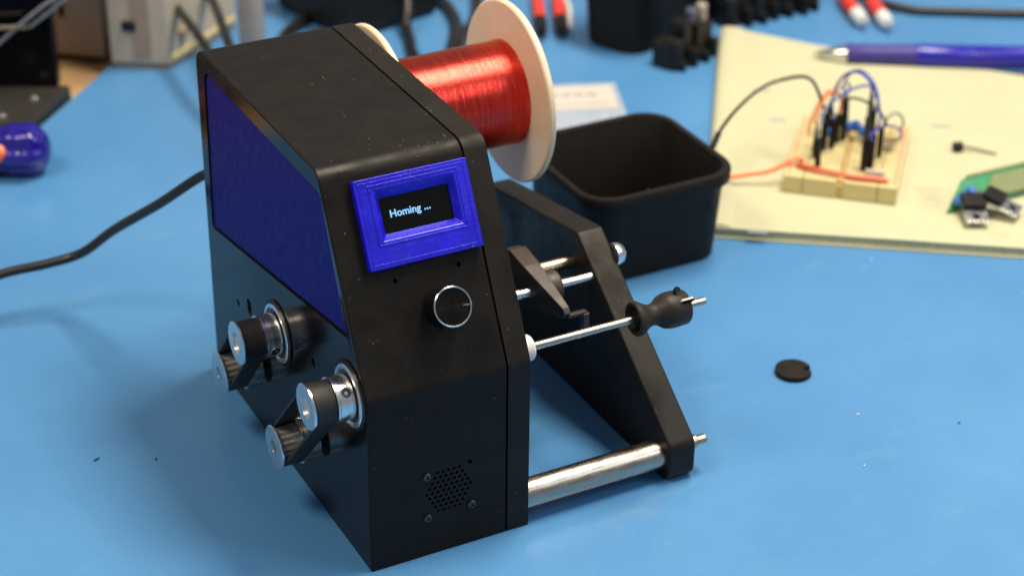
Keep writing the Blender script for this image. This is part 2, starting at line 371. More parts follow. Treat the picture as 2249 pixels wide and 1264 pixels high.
# display bezel: raised frame with a funnel-shaped opening
def frame(outer, inner_top, inner_bot, top, bot):
    mb = MB(); L4 = []
    for (x0, x1, s0, s1), off in ((outer, bot), (outer, top), (inner_top, top), (inner_bot, bot)):
        L4.append([onface(x, s, off) for x, s in ((x0, s0), (x1, s0), (x1, s1), (x0, s1))])
    vs_ = sum(L4, []); fs = []
    for k in range(4):
        k2 = (k + 1) % 4
        for i in range(4):
            j = (i + 1) % 4; fs.append((k * 4 + i, k * 4 + j, k2 * 4 + j, k2 * 4 + i))
    return mb.add(vs_, fs)
bez = obj('display_bezel', frame((10.0, 50.6, 41.3, 71.0), (16.4, 45.2, 50.0, 67.0), (18.7, 43.3, 52.2, 63.6), 3.0, 0.05), 'blue', ROOT, smooth=0, bevel=0.35, label='bright blue printed frame round the small screen')
obj('bezel_ridge', frame((14.6, 46.6, 48.6, 68.6), (15.1, 46.1, 49.1, 68.1), (15.1, 46.1, 49.1, 68.1), 3.22, 2.9), 'blue', bez, smooth=0, bevel=0.1)
obj('bezel_ridge', frame((11.4, 49.2, 42.6, 69.8), (11.8, 48.8, 43.0, 69.4), (11.8, 48.8, 43.0, 69.4), 3.16, 2.9), 'blue', bez, smooth=0, bevel=0.08)
scr = obj('screen', MB().box(onface(31, 58, -0.65), (26, 13, 1.0), rot=Rt), 'screen', bez, smooth=0, bevel=0.1, label='small black display reading Homing')
fc = bpy.data.curves.new('screen_text', 'FONT'); fc.body = 'Homing'; fc.size = 3.4 * S; fc.offset = 0.06 * S; fc.extrude = 0.01 * S
ft = bpy.data.objects.new('screen_text', fc); COL.objects.link(ft)
fc.materials.append(M['glyph'])
ft.matrix_world = Matrix.Translation(onface(21.5, 57.2, -0.10) * S) @ Rt.to_4x4()
dg = bpy.context.evaluated_depsgraph_get(); dg.update()
tw = max(v[0] for v in ft.bound_box) / S
me = bpy.data.meshes.new_from_object(ft.evaluated_get(dg)); me.materials.clear(); me.materials.append(M['glyph'])
sx = 11.2 / tw
me.transform(Matrix.Translation(onface(21.5, 57.0, -0.10) * S) @ Rt.to_4x4() @ Matrix.Diagonal((sx, 1.0, 1, 1)))
bpy.data.objects.remove(ft)
to = bpy.data.objects.new('screen_text', me); COL.objects.link(to); to.parent = bez; to.location = -root_loc(bez); to['label'] = 'pale blue glowing letters Homing'
for k in range(3):
    obj('text_dot', MB().box(onface(34.1 + k * 0.85, 57.25, -0.10), (0.5, 0.5, 0.03), rot=Rt), 'glyph', bez, smooth=0)

# rotary knob
kc = (32.6, 24.9)
a0 = onface(*kc, 0.2)
m, N, L, B = principled('spun_black_metal'); tc = N.new('ShaderNodeTexCoord')
gr = N.new('ShaderNodeTexNoise'); gr.inputs['Scale'].default_value = 900; L.new(tc.outputs['Object'], gr.inputs['Vector'])
B.inputs['Base Color'].default_value = (0.006, 0.006, 0.0065, 1); B.inputs['Specular IOR Level'].default_value = 0.08; B.inputs['Metallic'].default_value = 0.0; B.inputs['Roughness'].default_value = 0.4; B.inputs['Anisotropic'].default_value = 0.8
tg = N.new('ShaderNodeTangent'); tg.direction_type = 'RADIAL'; tg.axis = 'Z'; L.new(tg.outputs[0], B.inputs['Tangent']); M['knob'] = m
kn = bpy.data.objects.new('knob', MB().lathe([(0, 6.4), (0.4, 6.7), (9.3, 6.7), (9.3, 6.15), (9.15, 6.1), (9.15, 0.0)], (0, 0, 0), (0, 0, 1), 64).mesh('knob'))
COL.objects.link(kn); kn.data.materials.append(M['knob']); kn.parent = ROOT
kn.matrix_local = Matrix.Translation(a0 * S - Vector(ROOT.location)) @ Rt.to_4x4(); finish(kn, 35); kn['label'] = 'black round dial with a bright rim'
def kpart(name, mb, mat):
    o = bpy.data.objects.new(name, mb.mesh(name)); COL.objects.link(o); o.data.materials.append(M[mat]); o.parent = kn; finish(o, 35); return o
kpart('bright_rim', MB().lathe([(9.2, 6.75), (9.45, 6.7), (9.62, 6.5), (9.5, 6.25), (9.2, 6.25)], (0, 0, 0), (0, 0, 1), 64, closed=True), 'steel')
kpart('pointer_line', MB().box((5.1, -0.45, 9.22), (2.7, 0.32, 0.16), math.radians(-8)), 'steel')
# sounder screws
for x, z in ((21.1, 32.9), (21.2, 15.9), (37.8, 16.5)):
    sc = obj('grille_screw', MB().lathe([(0, 1.55), (0.7, 1.5), (1.15, 1.05), (1.25, 0.6), (0.75, 0.55), (0.75, 0)], (x, 0.1, z), (0, -1, 0), 20), 'screwblack', ROOT)
obj('rear_screw', MB().lathe([(0, 2.3), (1.6, 2.2), (2.4, 1.3), (2.5, 0)], (3.0, DB - 0.1, 66.5), (0, 1, 0), 24), 'screwblack', ROOT)
obj('power_socket', MB().box((9, DB + 0.9, 81), (11, 2.4, 9)), 'blackplastic2', ROOT, bevel=0.5)

# bearings, pulleys, belts on the left side
PX0, PX1 = -16.2, -1.6
def pulley(y, z, bore, screw_ang, lower):
    hub = obj('pulley', lathe_x([(-15.3, 4.9), (-7.6, 4.9), (-7.6, 8.0), (-7.0, 8.0), (-6.7, 7.8), (-1.6, 7.8), (-1.6, bore), (-16.2, bore), (-16.2, 7.7), (-16.0, 8.0), (-15.4, 8.0), (-15.3, 7.8)], y, z, 56, closed=True), 'alu', ROOT, smooth=30)
    # toothed drum
    t = MB(); k = 18; loop = []
    for i in range(k):
        for da, r in ((-.26, 5.0), (-.22, 6.45), (.22, 6.45), (.26, 5.0)):
            a = 2 * math.pi * (i + da) / k; loop.append((y + r * math.cos(a), z + r * math.sin(a)))
    t.prism(loop, yz, -15.3, -7.6)
    obj('tooth_ring', t, 'teeth', hub, smooth=0)
    a = screw_ang; d = Vector((0, math.cos(a), math.sin(a))); c = Vector((-4.1, y, z))
    obj('set_screw_hole', MB().lathe([(7.3, 2.0), (7.9, 2.0), (7.9, 1.7), (7.5, 1.5)], c, d, 20, closed=True), 'steel', hub)
    obj('set_screw', MB().lathe([(6.6, 1.65), (7.84, 1.65), (7.84, 0.6), (7.3, 0.55), (7.3, 0)], c, d, 20), 'screwblack', hub)
    if lower:
        obj('motor_shaft', MB().cyl((-16.0, y, z), (-0.5, y, z), bore - 0.05, 20, ch=0.2), 'steelrod', hub)
    else:
        obj('shaft_end', MB().cyl((-11.0, y, z), (-0.5, y, z), bore - 0.05, 24, ch=0.3), 'steelrod', hub)
    return hub
def bearing(y, z):
    b = obj('flanged_bearing', lathe_x([(0.3, 11.0), (-1.1, 11.0), (-1.4, 10.7), (-1.4, 9.7), (-0.9, 9.4), (-0.9, 6.4), (-1.4, 6.1), (-1.5, 4.1), (0.3, 4.1)], y, z, 64, closed=True), 'alu', ROOT)
    obj('bearing_shield', lathe_x([(-1.0, 9.2), (-1.0, 6.5), (-0.5, 6.5), (-0.5, 9.2)], y, z, 40, closed=True), 'dark_grey', b)
    obj('bearing_boss', lathe_x([(0.2, 12.2), (-0.5, 12.2), (-0.5, 10.9), (0.2, 10.9)], y, z, 48, closed=True), 'black', b)
def belt(p, q):
    p, q = Vector(p), Vector(q); r0, r1 = 6.35, 7.35; d = (q - p).normalized(); th = math.atan2(d.y, d.x); n = 18
    def outline(r):
        o = []
        for i in range(n + 1):
            a = th + math.pi / 2 + math.pi * i / n; o.append((p.x + r * math.cos(a), p.y + r * math.sin(a)))
        for i in range(n + 1):
            a = th - math.pi / 2 + math.pi * i / n; o.append((q.x + r * math.cos(a), q.y + r * math.sin(a)))
        return o
    o1, o0 = outline(r1), outline(r0); k = len(o1)
    vs_ = [(x, a, b) for x in (-14.8, -7.72) for L_ in (o1, o0) for a, b in L_]; fs = []
    for i in range(k):
        j = (i + 1) % k
        fs += [(i, j, 2 * k + j, 2 * k + i), (k + i, 3 * k + i, 3 * k + j, k + j), (i, k + i, k + j, j), (2 * k + i, 2 * k + j, 3 * k + j, 3 * k + i)]
    mb = MB(); mb.add(vs_, fs); return obj('drive_belt', mb, 'belt', ROOT, smooth=40)
U1, L1, U2, L2 = (77.0, 53.4), (98.2, 29.0), (12.6, 64.3), (44.6, 29.0)
bearing(*U1); bearing(*U2)
pulley(*U1, 4.0, math.radians(200), False); pulley(*L1, 2.5, math.radians(120), True)
pulley(*U2, 4.0, math.radians(138), False); pulley(*L2, 2.5, math.radians(60), True)
belt(U1, L1); belt(U2, L2)
# spindle with collar and chuck
sy, sz = 12.6, 64.3
obj('spindle_collar', lathe_x([(59.5, 4.6), (66.2, 4.6), (66.8, 4.1), (66.8, 1.9), (59.5, 1.9)], sy, sz, 40, closed=True), 'white_nylon', ROOT)
obj('spindle_rod', MB().cyl((60, sy, sz), (137.0, sy, sz), 1.45, 24, ch=0.3), 'steelrod', ROOT)
ch = obj('chuck', lathe_x([(109.47, 1.5), (109.47, 4.6), (107.50, 5.0), (107.50, 6.0), (107.91, 6.3), (109.31, 6.3), (110.79, 5.4), (112.35, 4.4), (113.92, 3.9), (115.56, 3.9), (117.21, 4.8), (118.69, 5.9), (120.34, 6.4), (121.98, 6.6), (127.58, 6.4), (128.32, 5.9), (128.40, 1.5)], sy, sz, 48, closed=True), 'chuck', ROOT, label='waisted black printed chuck on the spindle')
obj('chuck_slot', MB().box((126.8, sy - 4.0, sz + 4.3), (4.0, 3.0, 1.0), rot=Matrix.Rotation(math.radians(-45), 3, 'X')), 'hole', ch, smooth=0)
obj('slot_plate', MB().box((126.2, sy - 4.3, sz + 5.3), (4.6, 2.4, 0.7), rot=Matrix.Rotation(math.radians(-45), 3, 'X')), 'white_nylon', ch, smooth=0, bevel=0.15)
obj('grub_screw', MB().lathe([(5.5, 1.3), (8.0, 1.3), (8.5, 1.0), (8.5, 0.6), (8.0, 0.5), (8.0, 0)], (124.6, sy, sz), (0, -0.05, 1), 20), 'screwblack', ch)

# support plate on the right, cross rod, guide rods, wire guide
pl = obj('support_plate', MB().prism(round_poly([(-1.5, 0), (-1.5, 15.5), (70, 69), (144.5, 55.5), (147, 0)], [5.0, 5.0, 3, 1.5, 1], 6), yz, 116.5, 127.6), 'black2', ROOT, smooth=30, bevel=1.0, label='slanted black outer plate standing on the mat')
obj('cross_rod', MB().cyl((59.0, 6.0, 9.0), (117.5, 6.0, 9.0), 5.4, 48, ch=0.4), 'steelrod', ROOT, label='thick bare steel rod joining the plates near the mat')
bn = obj('rod_nut', MB().lathe([(0, 2.6), (2.6, 2.6), (3.0, 2.2), (3.0, 1.9), (6.6, 1.9), (7.2, 1.4), (7.2, 0)], (127.4, 3.2, 12.0), (1, 0, 0), 24), 'brass', ROOT)
obj('guide_rod', MB().cyl((59, 73.2, 55.0), (117, 73.2, 55.0), 2.5, 28), 'brass', ROOT)
obj('lead_screw', MB().cyl((59, 58.3, 56.0), (117, 58.3, 56.0), 2.0, 28), 'steel', ROOT)
obj('rod_bolt', MB().lathe([(0, 4.2), (1.5, 4.2), (3.2, 3.6), (4.2, 2.2), (4.5, 0.8), (4.5, 0)], (127.4, 61.0, 61.5), (1, 0, 0), 32), 'aluface', ROOT)
gd = obj('wire_guide', MB().prism(round_poly([(82, 50.5), (82, 62.5), (74, 66.0), (63, 64.5), (40.5, 57.6), (38.8, 55.6), (40.2, 53.4), (54, 51.5), (63, 48.5)], [2, 2, 2, 3, .8, .6, .8, 3, 3], 4), yz, 90.4, 97.4), 'arm', ROOT, smooth=30, bevel=0.4, label='brownish black tapered arm that guides the wire')
# arm narrows towards its tip
for v_ in gd.data.vertices:
    y = v_.co.y / S; k = max(0.0, min(1.0, (64 - y) / 25)); x = v_.co.x / S
    v_.co.x = (97.4 - (97.4 - x) * (1 - 0.62 * k)) * S
obj('rod_bushing', lathe_x([(97.0, 2.1), (97.0, 6.3), (101.4, 6.3), (102.0, 5.8), (102.0, 2.1)], 58.3, 56.0, 36, closed=True), 'arm', gd)
obj('rod_bushing', lathe_x([(97.0, 2.6), (97.0, 5.6), (99.0, 5.6), (99.4, 5.2), (99.4, 2.6)], 73.2, 55.0, 36, closed=True), 'arm', gd)
obj('guide_hook', MB().box((100.2, 39.8, 54.2), (7.4, 2.0, 1.4)).box((103.4, 39.4, 50.6), (2.6, 2.6, 7.2)), 'arm', gd, smooth=0, bevel=0.25)
obj('shaft_stub', MB().cyl((59.5, 58.3, 56.0), (86.0, 58.3, 56.0), 2.3, 24), 'steel', ROOT)

# ================================================================== WIRE SPOOL
SP = thing('wire_spool', (91, 129, 66), 'cream spool of shiny red enamelled wire behind the black machine', 'spool')
sy, sz = 129.0, 101.9
def flange(x0, x1):
    return lathe_x([(x0, 3.2), (x0, 35.3), (x0 + .6, 35.9), (x1 - .6, 35.9), (x1, 35.3), (x1, 3.2)], sy, sz, 96, closed=True)
obj('flange', flange(61.4, 63.9), 'cream', SP); obj('flange', flange(117.4, 120.2), 'cream', SP)
rw = []
for i in range(121):
    x = 63.9 + (117.4 - 63.9) * i / 120
    r = 20.3 + 0.10 * math.sin(i * .10) + random.uniform(-.014, .014)
    if i > 112: r += 0.03 * (i - 112)
    rw.append((x, r))
obj('wire_winding', lathe_x(rw, sy, sz, 96), 'wire', SP, smooth=60, label='glossy red wire wound in even turns')
obj('spool_axle', MB().cyl((59.5, sy, sz), (124, sy, sz), 3.1, 24, ch=.3), 'steelrod', ROOT)

# ================================================================== THINGS ON THE MAT
cable_pts = [(9, 149.8, 81.5), (6.5, 153.5, 80.4), (2, 158.3, 78), (-10.1, 174, 62), (-22.5, 197.7, 42), (-33, 210.3, 28), (-47.1, 214.9, 24), (-65.1, 218.2, 22), (-85, 218, 17), (-115, 214, 8), (-150, 208, 2.2)]
obj('power_cable', MB().tube(spline(cable_pts, 10), 1.95, 14), 'rubber', label='black cable drooping from the back of the black machine', cat='cable')

# parts bins
def parts_bin(c, w, d, h, ang, label, group=None):
    t = thing('parts_bin', (*c, 0), label, 'bin', group)
    def rr(inset, z, rad):
        x, y = w / 2 - inset, d / 2 - inset
        return [(p, q, z) for p, q in round_poly([(-x, -y), (x, -y), (x, y), (-x, y)], rad, 8)]
    levels = [rr(6.0, 0.0, 11), rr(5.0, 1.0, 12), rr(2.6, h - 6.5, 13.5), rr(2.4, h - 6.2, 13.5), rr(0.2, h - 6.0, 15), rr(0.0, h - 5.6, 15), rr(0.0, h - 1.2, 15), rr(0.7, h - 0.2, 14.5), rr(1.8, h, 13.8), rr(3.2, h - .4, 13), rr(4.2, h - 2, 12.3), rr(7.0, 2.2, 10)]
    def shell(ls, c0=False, c1=False):
        mb = MB(); k = len(ls[0]); fs = []
        for a in range(len(ls) - 1):
            for i in range(k):
                j = (i + 1) % k; fs.append((a * k + i, a * k + j, (a + 1) * k + j, (a + 1) * k + i))
        if c0: fs.append(tuple(range(k))[::-1])
        if c1: fs.append(tuple((len(ls) - 1) * k + i for i in range(k)))
        return mb.add(sum(ls, []), fs)
    for nm, mb in (('tub', shell(levels[:4] + levels[-3:], True, True)), ('rim', shell(levels[3:11]))):
        me = mb.mesh(nm); o = bpy.data.objects.new(nm, me); COL.objects.link(o); me.materials.append(M['blackplastic']); o.parent = t; finish(o, 40)
    t.rotation_euler = (0, 0, ang); return t
parts_bin((194.5, 164.5), 74, 71, 42.5, 0.0, 'empty black plastic parts bin in front of the yellow pad')
parts_bin((321.5, 363.5), 72, 47, 44, math.radians(25), 'black plastic bin at the back beside the terminal strip')
obj('plastic_scrap', MB().prism([(0, 0), (9, -1), (11, 14), (9.5, 25), (12, 33), (6, 30.5), (3, 32), (1.5, 22), (2, 12)], lambda p, q, h: (182 + p, 150.5 + h - q * .22, 2.3 + q), 0, 1.2), 'dark_grey', smooth=0, label='grey scrap standing inside the front black bin', cat='scrap')

# notched black disc
dl = []
for i in range(48):
    a = 2 * math.pi * i / 48
    dl.append((7.2 * math.cos(a), 7.2 * math.sin(a)))
na = math.radians(-26)
dl = []
for i in range(61):
    a = na + math.radians(14) + (2 * math.pi - math.radians(28)) * i / 60; dl.append((7.2 * math.cos(a), 7.2 * math.sin(a)))
dl += [(4.3 * math.cos(na - .24), 4.3 * math.sin(na - .24)), (4.3 * math.cos(na + .24), 4.3 * math.sin(na + .24))]
obj('notched_disc', MB().prism(dl, lambda p, q, h: (199.8 + p, 41.0 + q, h), 0.02, 2.2), 'black2', smooth=30, bevel=0.25, label='small flat black disc with a notch lying alone on the mat', cat='disc')
# crumbs
for x, y, l, w, a, lab in ((-62.5, 106.5, 3.0, 0.8, .4, 'black sliver of debris left of the machine'), (-43, 97, 1.2, .8, 1.0, 'tiny dark crumb beside the pulleys'), (205, 5, 1.5, .8, .2, 'white fleck of lint in front of the black disc'), (187, -24, 1.2, .6, .6, 'tiny dark crumb on the mat in front of the white fleck'), (236, -17, 1.3, .6, .1, 'dark crumb far right on the mat')):
    q = MB().prism([(-l / 2, 0), (-l * .2, -w / 2), (l * .3, -w * .3), (l / 2, 0), (l * .1, w / 2), (-l * .3, w * .3)], lambda p, r, h: (x + p * math.cos(a) - r * math.sin(a), y + p * math.sin(a) + r * math.cos(a), h), 0.02, 0.45)
    obj('crumb', q, 'card' if 'white' in lab else 'debris_black', smooth=0, label=lab, cat='crumb', group='crumbs on the mat')

# ------------------------------------------------------------------ yellow pad with breadboard, pen, board
PT = 5.0
pad = thing('paper_pad', (360, 180, 0), 'cream yellow paper pad under the breadboard and pen', 'paper pad')
pp = [(229.9, 151.4), (391, 39.5), (505, 170), (389.9, 296.1), (358.8, 340.2)]
def inset(poly, d):
    c = Vector((sum(p[0] for p in poly) / len(poly), sum(p[1] for p in poly) / len(poly))); return [tuple(Vector(p) + (c - Vector(p)).normalized() * d) for p in poly]
obj('page_stack', MB().prism(inset(pp, 1.4), lambda p, q, h: (p, q, h), 1.0, PT - 0.5), 'paperedge', pad, smooth=0)
obj('bottom_sheet', MB().prism(inset(pp, -1.5), lambda p, q, h: (p, q, h), 0.02, 1.0), 'paper', pad, smooth=0)
obj('top_sheet', MB().prism(pp, lambda p, q, h: (p, q, h), PT - 0.5, PT), 'paper', pad, smooth=0, bevel=.15)
le = Vector((0.564, 0.826, 0)); ln = Vector((0.826, -0.564, 0)); lo = Vector((229.9, 151.4, PT))
mb = MB(); rows = []
for i in range(2):
    c = lo + le * (1 if i == 0 else 226)
    rows.append([c + ln * w + Vector((0, 0, z)) for w, z in ((-2.2, -4.0), (-2.0, -1.5), (-.6, 0.3), (2, 1.0), (6, 1.1), (9, 0.5), (10.5, 0.04), (10.5, -0.6), (0, -4.0))])
k = 9
mb.add(rows[0] + rows[1], [(i, (i + 1) % k, k + (i + 1) % k, k + i) for i in range(k)] + [tuple(range(k))[::-1], tuple(range(k, 2 * k))])
obj('bound_edge', mb, 'paper', pad, smooth=50)
def mark(px, py, l, w, ang, mt):
    obj('ink_mark', MB().box((px, py, PT + 0.06), (l, w, 0.08), ang), mt, pad, smooth=0)
ang_l = math.atan2(le.y, le.x); ang_f = math.atan2(-.572, .82)
c = lo + ln * 13.5 + le * 110
mark(c.x, c.y, 205, .45, ang_l, 'paleink')
for px, py, l, w, mt in ((331, 262, 8, 2.2, 'ink'), (318.5, 229.5, 8, 2.0, 'ink'), (386, 188, 9, 1.6, 'ink'), (438, 162, 10, 2, 'paleink'), (246.5, 137.5, 9, 1.8, 'ink'), (300, 103, 22, .8, 'paleink'), (340, 89, 9, 2.4, 'bb')):
    mark(px, py, l, w, ang_f, mt)
# pen
pen = thing('pen', (420, 250, PT), 'blue ballpoint pen with silver tip across the pad', 'pen')
pa, pb = Vector((376, 283.5, PT + 2.8)), Vector((505, 203.0, PT + 6.1)); pd = (pb - pa).normalized()
def along(prof, mat, nm): obj(nm, MB().lathe(prof, pa, pd, 32), mat, pen)
along([(0, .5), (2.5, .7), (3, 1.3), (16, 5.0), (17.5, 5.4), (17.5, 0)], 'steel', 'metal_tip')
along([(17.4, 0), (17.4, 5.4), (18, 5.7), (30, 5.4), (52, 5.8), (53, 5.7), (53, 0)], 'pengrip', 'grip')
along([(52.9, 0), (52.9, 5.9), (54, 6.05), (80, 6.05), (80.3, 5.85), (81, 5.85), (81.3, 6.05), (150, 5.9), (151, 0)], 'penblue', 'barrel')

# breadboard, local u (right) v (back) w (up)
BA = math.radians(-42); BU = Vector((math.cos(BA), math.sin(BA), 0)); BV = Vector((-math.sin(BA), math.cos(BA), 0)); BO = Vector((278, 165, PT + .1))
def bb(u, v, w): return BO + BU * u + BV * v + Vector((0, 0, w))
RB = Matrix.Rotation(BA, 3, 'Z')
brd = thing('breadboard', tuple(BO), 'cream solderless breadboard bristling with jumper wires on the pad', 'breadboard')
BW, BD, BH = 51.0, 68.0, 8.3
def bbox(nm, u0, u1, v0, v1, w0, w1, mt, bevel=0.0):
    return obj(nm, MB().box(bb((u0 + u1) / 2, (v0 + v1) / 2, (w0 + w1) / 2), (u1 - u0, v1 - v0, w1 - w0), rot=RB), mt, brd, smooth=0, bevel=bevel)
bbox('rail_strip', 0, 8.6, 0, BD, 0, BH, 'bb', .4); bbox('terminal_strip', 8.9, 23.9, 0, BD, 0, BH, 'bb', .3); bbox('terminal_strip', 26.9, 42.1, 0, BD, 0, BH, 'bb', .3); bbox('rail_strip', 42.4, BW, 0, BD, 0, BH, 'bb', .4)
bbox('centre_groove', 23.5, 27.3, .3, BD - .3, 0.2, BH - 2.2, 'bbgroove')
bbox('red_rail_line', 48.6, 49.9, 3, BD - 3, BH, BH + .06, 'redline'); bbox('red_rail_line', 1.3, 2.3, 3, BD - 3, BH, BH + .06, 'redline')
hm = MB()
for u in (3.6, 6.1, 11.2, 13.7, 16.3, 18.8, 21.4, 29.4, 31.9, 34.5, 37, 39.6, 44.4, 47.0):
    for v in range(24):
        c = bb(u, 4.5 + v * 2.54, BH + .03); hm.box(c, (.95, .95, .05), rot=RB)
obj('contact_holes', hm, 'bbhole', brd, smooth=0, kind='stuff')
# plugged jumper wires: a wire with a black plug on each end
JW = 'jumper wires plugged in the breadboard'
def jumper(a, b, hgt, mat, label, plug_a=True, plug_b=True, lean=(0, 0), r=.6):
    t = thing('jumper_wire', tuple(bb(a[0], a[1], BH)), label, 'jumper wire', JW)
    A0, B0 = bb(a[0], a[1], BH), bb(b[0], b[1], BH)
    ta = A0 + Vector((lean[0], lean[1], 14.5 if plug_a else 1)); tb = B0 + Vector((lean[0], lean[1], 14.5 if plug_b else 1))
    for use, p, q in ((plug_a, A0, ta), (plug_b, B0, tb)):
        if use:
            d = (q - p).normalized(); rt = d.to_track_quat('Z', 'Y').to_matrix() @ Matrix.Rotation(BA, 3, 'Z')
            obj('plug', MB().box((p + q) / 2 + d * .3, (2.5, 2.5, 14.0), rot=rt), 'blackplastic2', t, smooth=0, bevel=.2)
    mid = (ta + tb) / 2; half = (tb - ta) / 2
    pts = [ta] + [mid + half * (-math.cos(q) * 1.22) + Vector((0, 0, hgt * .18 + hgt * math.sin(q))) for q in (math.radians(x) for x in (12, 35, 60, 90, 120, 145, 168))] + [tb]
    obj('wire', MB().tube(spline(pts, 6), r, 8), mat, t)
jumper((13.7, 13), (21, 60), 10, 'greywire', 'grey jumper wire from the front left of the breadboard to its back', lean=(-1, 0))
jumper((17.4, 34), (37, 22), 23, 'bluewire', 'blue jumper wire arching highest over the breadboard', lean=(0, 0))
jumper((19.8, 60), (34.4, 48), 14, 'bluewire', 'lower blue jumper wire looping across the back of the breadboard')
jumper((34.4, 14), (33.0, 40), 18, 'rubber', 'black jumper wire standing upright right of the centre groove', lean=(.5, 1))
jumper((37.0, 16), (47, 50), 6, 'bluewire', 'blue jumper wire dropping to the right rail of the breadboard', plug_b=False)
jumper((11.2, 22), (18.8, 40), 12, 'orangewire', 'short orange jumper wire at the left of the breadboard', lean=(0, 0))
jumper((13.7, 30), (31.9, 60), 9, 'bluewire', 'blue jumper wire crossing the groove to the back right of the breadboard')
jumper((21.4, 44), (39.6, 30), 8, 'rubber', 'black jumper wire arching over the middle of the breadboard')
jumper((39.6, 54), (47.0, 60), 8, 'greywire', 'short grey jumper wire at the back right corner of the breadboard', plug_a=False, plug_b=False)
jumper((6.1, 44), (13.7, 50), 9, 'orangewire', 'orange jumper wire at the back left of the breadboard', plug_a=False)
# two-pin header and small parts on the board
bbox('pin_header', 35.5, 44, 9.6, 11.6, BH, BH + 2.6, 'card', .2)
for u, v in ((43.3, 46), (42.3, 37), (41.5, 41)):
    t = obj('resistor', MB().cyl(bb(u - 3.2, v, BH + 2.2), bb(u + 3.2, v, BH + 2.2), 1.15, 14, ch=.4), 'resistor', brd)
    obj('lead', MB().tube([bb(u - 5.5, v, BH), bb(u - 5.4, v, BH + 2.0), bb(u + 5.4, v, BH + 2.2), bb(u + 5.5, v, BH)], .3, 6), 'steel', t)
for u, v in ((16.5, 41), (23, 50), (30.5, 47), (26.5, 52)):
    t = obj('capacitor', MB().lathe([(0, 0), (.2, 1.7), (1.4, 2.3), (3.6, 2.3), (4.8, 1.7), (5, 0)], bb(u, v - 1, BH + 2), Vector((0, 0, 1)), 18), 'bluebright', brd)
obj('front_red_wire', MB().tube(spline([bb(5, 9.5, BH - .2), bb(6, 8.8, BH + 1.2), bb(16, 5.5, BH + 2.0), bb(30, 3.5, BH + 1.6), bb(44, 4.2, BH + 1.4), bb(45.5, 4.3, BH)], 6), 1.0, 10), 'redwire', label='red wire lying along the front edge of the breadboard', cat='wire', group=JW)
obj('supply_wire', MB().tube(spline([bb(6.5, 15, BH), bb(5.5, 14, BH + 2), bb(2, 11, BH + 2.5), bb(-6, 6, 7), bb(-16, 3, 5), bb(-30, -1.5, 3.5), bb(-48, -8, 6)], 7), .95, 10), 'orangewire', label='orange wire running from the breadboard towards the black bin', cat='wire', group=JW)
bw = thing('probe_wire', tuple(bb(12, 40, BH)), 'black wire arching from the breadboard down to the black bin', 'wire', JW)
obj('wire', MB().tube(spline([bb(13.7, 33, BH + 14), bb(11, 33, 32), bb(4, 34, 42), (298, 203, 40.5), (278, 191, 44), (258, 176.5, 45.5), (245, 167.5, 43.5), (239, 163.5, 40)], 8), .8, 8), 'rubber', bw)
obj('plug', MB().cyl((241.5, 165.1, 42.4), (236.3, 161.8, 37.5), 1.3, 12, ch=.3), 'blackplastic2', bw)
obj('plug', MB().cyl(bb(13.7, 33, BH), bb(13.7, 33, BH + 14), 1.5, 12, ch=.2), 'blackplastic2', bw)

# loose transistor
tr = thing('loose_transistor', (377, 165, PT), 'tiny black component with long lead lying right of the breadboard', 'component')
obj('body', MB().cyl((373.5, 163.6, PT + 2.4), (377.8, 162.3, PT + 2.4), 2.3, 18, ch=.4), 'blackplastic2', tr)
for k in (-.8, .5):
    obj('lead', MB().tube([(377.5, 162.4 + k, PT + 2.4), (383, 158.5 + k, PT + 1.6), (389.5, 151.5 + k * .4, PT + .5)], .35, 6), 'brass', tr)

# green circuit board
cb = thing('circuit_board', (385, 110, PT), 'green circuit board with two power transistors at the right edge', 'circuit board')
PU = Vector((1, -0.03, 0)).normalized(); PV = Vector((13.5, 8.5, 9.0)).normalized(); PN = PU.cross(PV).normalized()
PO = Vector((331.6, 114.2, PT + 1.0))
def cbp(u, v, n=0.0): return PO + PU * u + PV * v + PN * n
obj('board', MB().prism([(0, 0), (90, 0), (90, 18.5), (0, 18.5)], cbp, -0.8, 0.8), 'pcb', cb, smooth=0, bevel=.1)
obj('bare_edge', MB().prism([(2, 18.5), (90, 18.5), (90, 20.5), (2, 20.5)], cbp, -1.1, 1.4), 'pcbedge', cb, smooth=0)
obj('component_cover', MB().prism([(17, 2), (88, 2), (88, 16), (17, 16)], cbp, 0.8, 2.6), 'pcbedge', cb, smooth=0, bevel=.3)
for k, (cx, cy, cz, a, tx) in enumerate(((340.0, 107.5, 7.0, -27, 10), (350.0, 105.5, 8.0, 34, 14))):
    c = Vector((cx, cy, PT + cz)); rt = Matrix.Rotation(math.radians(a), 3, 'Z') @ Matrix.Rotation(math.radians(tx), 3, 'X')
    t = obj('power_transistor', MB().box(c, (10.2, 9.2, 4.4), rot=rt), 'blackplastic2', cb, smooth=0, bevel=.4)
    obj('metal_tab', MB().box(c + rt @ Vector((0, -5.0, -1.3)), (10.4, 15.5, 1.3), rot=rt), 'aluface', t, smooth=0, bevel=.2)
    obj('tab_hole', MB().cyl(c + rt @ Vector((0, -9.2, -0.72)), c + rt @ Vector((0, -9.2, -0.6)), 1.7, 18), 'hole', t)
    for q in (-2.5, 0, 2.5):
        obj('lead', MB().tube([c + rt @ Vector((q, 4.3, -.8)), c + rt @ Vector((q, 7.5, -.8)), c + rt @ Vector((q, 9.5, -3.2))], .4, 6), 'steel', t)
for k in range(3):
    obj('blue_capacitor', MB().lathe([(0, 0), (.2, 1.5), (1.5, 2.0), (3, 2.0), (4.2, 1.4), (4.4, 0)], cbp(1.5 + k * 2.6, 4.5 + k * 2.4, .7), PN, 16), 'bluebright', cb)
